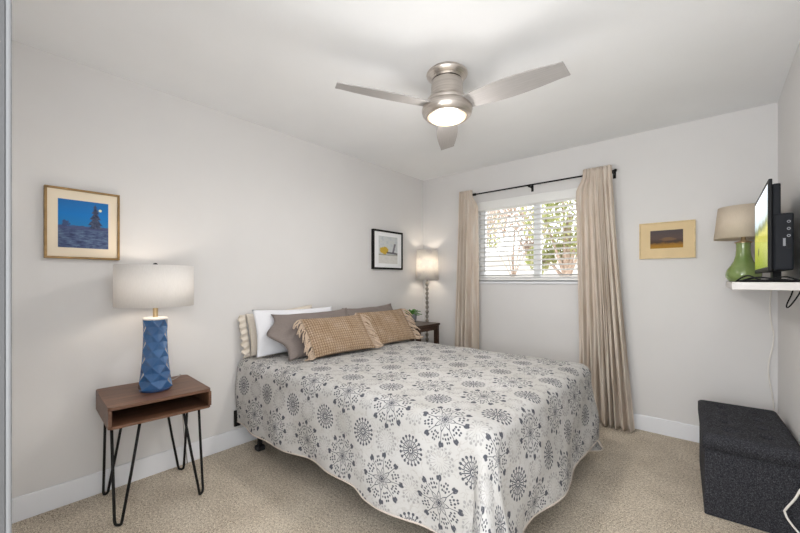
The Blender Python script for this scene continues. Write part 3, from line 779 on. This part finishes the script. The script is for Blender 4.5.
# ------------------------------------------------------------------ wall shelf, green lamp, television
sh = MB().b2(.065, XR, 2.34, YB - .01, 1.181, 1.217).build('wall_shelf', plain('shelf_white', (.64, .62, .60), .5, var=.02), bevel=.003)
tag(sh, 'white wall shelf on the right wall holding the television and green lamp', 'shelf')
gl_ = thing('table_lamp', 'unlit table lamp with green glass gourd base and beige shade on the shelf', 'lamp', (.148, 3.325, 1.217))
GM = Mat('green_glass', (.22, .36, .08), .12, 0, .6); n = GM.noise(GM.coords(), 9, 3); GM.color(GM.ramp(n, [(.3, (.17, .26, .065)), (.7, (.29, .37, .14))])); GM.b.inputs['Coat Weight'].default_value = .6
MB().lathe([(.001, .0), (.075, .0), (.090, .008), (.102, .030), (.104, .052), (.096, .078), (.074, .108), (.056, .138), (.046, .172), (.042, .21), (.042, .25), (.045, .258), (.001, .258)], n=48, sx=.88, sy=.88).build('glass_base', GM.m, gl_, smooth=True)
MB().lathe([(.044, .256), (.046, .262), (.020, .272), (.012, .276), (.012, .315), (.004, .32), (.004, .49)], n=24).build('brass_neck', M_brass, gl_, smooth=True)
MB().lathe([(.150, .285), (.128, .495)], n=60).build('lamp_shade', shade_mat('beige_shade', (.84, .74, .61), .35), gl_, smooth=True, solid=.002)
m = MB()
for a in range(3): m.tube([(0, 0, .48), (.128 * math.cos(a * 2.094), .128 * math.sin(a * 2.094), .485)], .002, 6)
m.build('spider', M_brass, gl_)
tv = thing('television', 'black flat television seen edge-on, showing a green field', 'television', (.212, 2.755, 1.217))
M_plas = plain('black_plastic', (.004, .0045, .0055), .5, spec=.25, var=.1); M_plas2 = plain('dark_plastic_back', (.005, .0065, .010), .6, spec=.25, var=.1)
MB().b2(-.022, -.008, -.365, .365, .050, .478).build('bezel', M_plas, tv, bevel=.004)
def screen():
    M = Mat('lit_screen', (.02, .02, .02), .15); u, v, _ = M.uv(); n = M.noise(M.coords('UV', (1, 1, 1)), 6, 4)
    c = M.ramp(v + (n - .5) * .18, [(.0, (.20, .24, .02)), (.25, (.40, .42, .05)), (.47, (.55, .54, .10)), (.55, (.10, .16, .03)), (.64, (.55, .68, .75)), (1, (.85, .92, .98))])
    d = M.mix((((u - .35) * (u - .35) + (v - .24) * (v - .24) * .7).sqrt()).lt(.05, .02), c, (.08, .07, .02))
    M.nt.links.new(d, M.b.inputs['Emission Color']); M.b.inputs['Emission Strength'].default_value = .9; return M.m
MB().quad([(-.0225, .345, .072), (-.0225, -.345, .072), (-.0225, -.345, .458), (-.0225, .345, .458)]).build('screen', screen(), tv)
MB().b2(-.008, .020, -.355, .355, .06, .455).build('rear_cover', M_plas2, tv, bevel=.006, seg=2)
h = MB().b2(-.004, .061, -.36, .345, .055, .315).build('rear_housing', M_plas2, tv, bevel=.008)
M_port = plain('port_grey', (.25, .26, .28), .4)
for i in range(3): MB().lathe([(.006, 0), (.006, .003), (.0035, .003), (.0035, .001)], n=16).build('jack', M_port, h).matrix_local = Matrix.Translation((.044, -.360, .275 - i * .032)) @ Matrix.Rotation(R(90), 4, 'X')
MB().b2((.026), .034, -.3625, -.36, .165, .20).build('port_label', M_port, h)
MB().b2((.038), .052, -.363, -.36, .155, .172).build('port', M_plas, h)
MB().b2(.02, .05, -.06, .06, .008, .08).build('stand_neck', M_plas, tv)
MB().prism(rrect(.105, .19, .05), lambda a, b, t_: (a + .0, b, t_), .012).build('stand_base', M_plas, tv, bevel=.003)
def wire(name, pts, r, m, label, cat='cord', par=None):
    # smooth the polyline
    P = [Vector(p) for p in pts]; out = []
    for i in range(len(P) - 1):
        p0, p1, p2, p3 = P[max(i - 1, 0)], P[i], P[i + 1], P[min(i + 2, len(P) - 1)]
        for k in range(8):
            q = k / 8
            out.append(.5 * ((2 * p1) + (p2 - p0) * q + (2 * p0 - 5 * p1 + 4 * p2 - p3) * q * q + (3 * p1 - p0 - 3 * p2 + p3) * q ** 3))
    out.append(P[-1]); o = MB().tube(out, r, 8).build(name, m, smooth=True)
    if par is not None: o.parent = par; return o
    return tag(o, label, cat)
zs = 1.2195
wire('signal_cable', [(.30, 2.39, 1.43), (.318, 2.37, 1.40), (.316, 2.42, 1.30), (.31, 2.40, 1.235), (.29, 2.38, 1.222), (.22, 2.365, zs + .012), (.15, 2.38, zs + .02), (.105, 2.44, zs + .006), (.15, 2.49, zs + .018), (.10, 2.55, zs + .002)], .0035, M_plas, 'black cable bundled on the shelf in front of the television')
wire('power_cable', [(.322, 2.375, 1.33), (.317, 2.38, 1.28), (.30, 2.365, 1.225), (.24, 2.36, zs + .022), (.17, 2.355, zs + .006), (.12, 2.352, zs + .028), (.082, 2.375, zs + .004), (.09, 2.40, zs + .004)], .0035, M_plas, 'black power cable curling across the shelf front edge')
wire('hanging_cable', [(.318, 2.60, 1.176), (.308, 2.60, 1.15), (.285, 2.60, 1.105), (.272, 2.60, 1.092), (.272, 2.60, 1.11), (.285, 2.60, 1.15), (.292, 2.60, 1.177)], .003, M_plas, 'black cable looping below the wall shelf')
M_wc = plain('white_cord', (.82, .79, .74), .5)
wire('white_cord', [(.300, 3.556, 1.178), (.293, 3.562, 1.10), (.292, 3.563, 1.0), (.300, 3.563, .92), (.309, 3.563, .86), (.306, 3.563, .78), (.292, 3.563, .70), (.284, 3.563, .62), (.290, 3.563, .53), (.302, 3.563, .45), (.309, 3.558, .36), (.306, 3.545, .20), (.306, 3.545, .004)], .0042, M_wc, 'thin white cord hanging down the corner below the shelf')

# ------------------------------------------------------------------ ottoman
def ott_mat():
    M = Mat('charcoal_linen', (.05, .05, .055), .9, 0, .25)
    a = M.noise(M.coords(scale=(30, 30, 220)), 4, 3, .7); b = M.noise(M.coords(scale=(220, 220, 30)), 4, 3, .7)
    w_ = (a + b) * .5
    M.color(M.ramp(w_, [(.40, (.006, .0065, .010)), (.52, (.028, .029, .035)), (.61, (.14, .14, .155))])); M.bump(w_, .6, .002); return M.m
M_ott = ott_mat()
ot = thing('storage_ottoman', 'charcoal linen storage ottoman with tufted lid below the wall shelf', 'ottoman', (.124, 2.86, 0), R(3.0))
OW, OL = .378, .72
MB().b2(-OW / 2 + .008, OW / 2 - .008, -OL / 2 + .008, OL / 2 - .008, 0, .345).build('box_body', M_ott, ot, bevel=.006)
tufts = [(x, y) for x in (-.075, .075) for y in (-.22, -.07, .08, .23)]
lid = MB()
def lidf(u, v):
    x = -OW / 2 + OW * u; y = -OL / 2 + OL * v; z = .425
    e = min(u * OW, (1 - u) * OW, v * OL, (1 - v) * OL)
    z -= .018 * (1 - min(1, e / .03)) ** 2
    for tx, ty in tufts:
        d = math.hypot(x - tx, y - ty); z -= .024 * math.exp(-(d / .02) ** 2) + .006 * math.exp(-(d / .05) ** 2)
    return (x, y, z)
lid.grid(lidf, 60, 110)
nu, nv = 60, 110
ring = [(i / nu, 0) for i in range(nu + 1)] + [(1, j / nv) for j in range(1, nv + 1)] + [(1 - i / nu, 1) for i in range(1, nu + 1)] + [(0, 1 - j / nv) for j in range(1, nv)]
tp = [lidf(*q) for q in ring]; n = len(tp)
lid.add(tp + [(x, y, .346) for x, y, z in tp], [(i, (i + 1) % n, n + (i + 1) % n, n + i) for i in range(n)] + [tuple(range(n, 2 * n))])
lid.build('lid', M_ott, ot, smooth=True, merge=.0005)
for tx, ty in tufts: MB().lathe([(.001, .405), (.005, .4035), (.008, .400), (.008, .394)], (tx, ty, 0), 14).build('tuft_button', M_ott, ot, smooth=True)
wire('charging_cord', [(.345, 2.43, .34), (.312, 2.435, .30), (.297, 2.44, .275), (.281, 2.44, .23), (.252, 2.45, .165), (.250, 2.452, .148), (.262, 2.44, .12), (.30, 2.42, .075), (.345, 2.40, .03), (.36, 2.36, .004)], .0045, M_wc, 'white cord dangling in front of the charcoal ottoman')
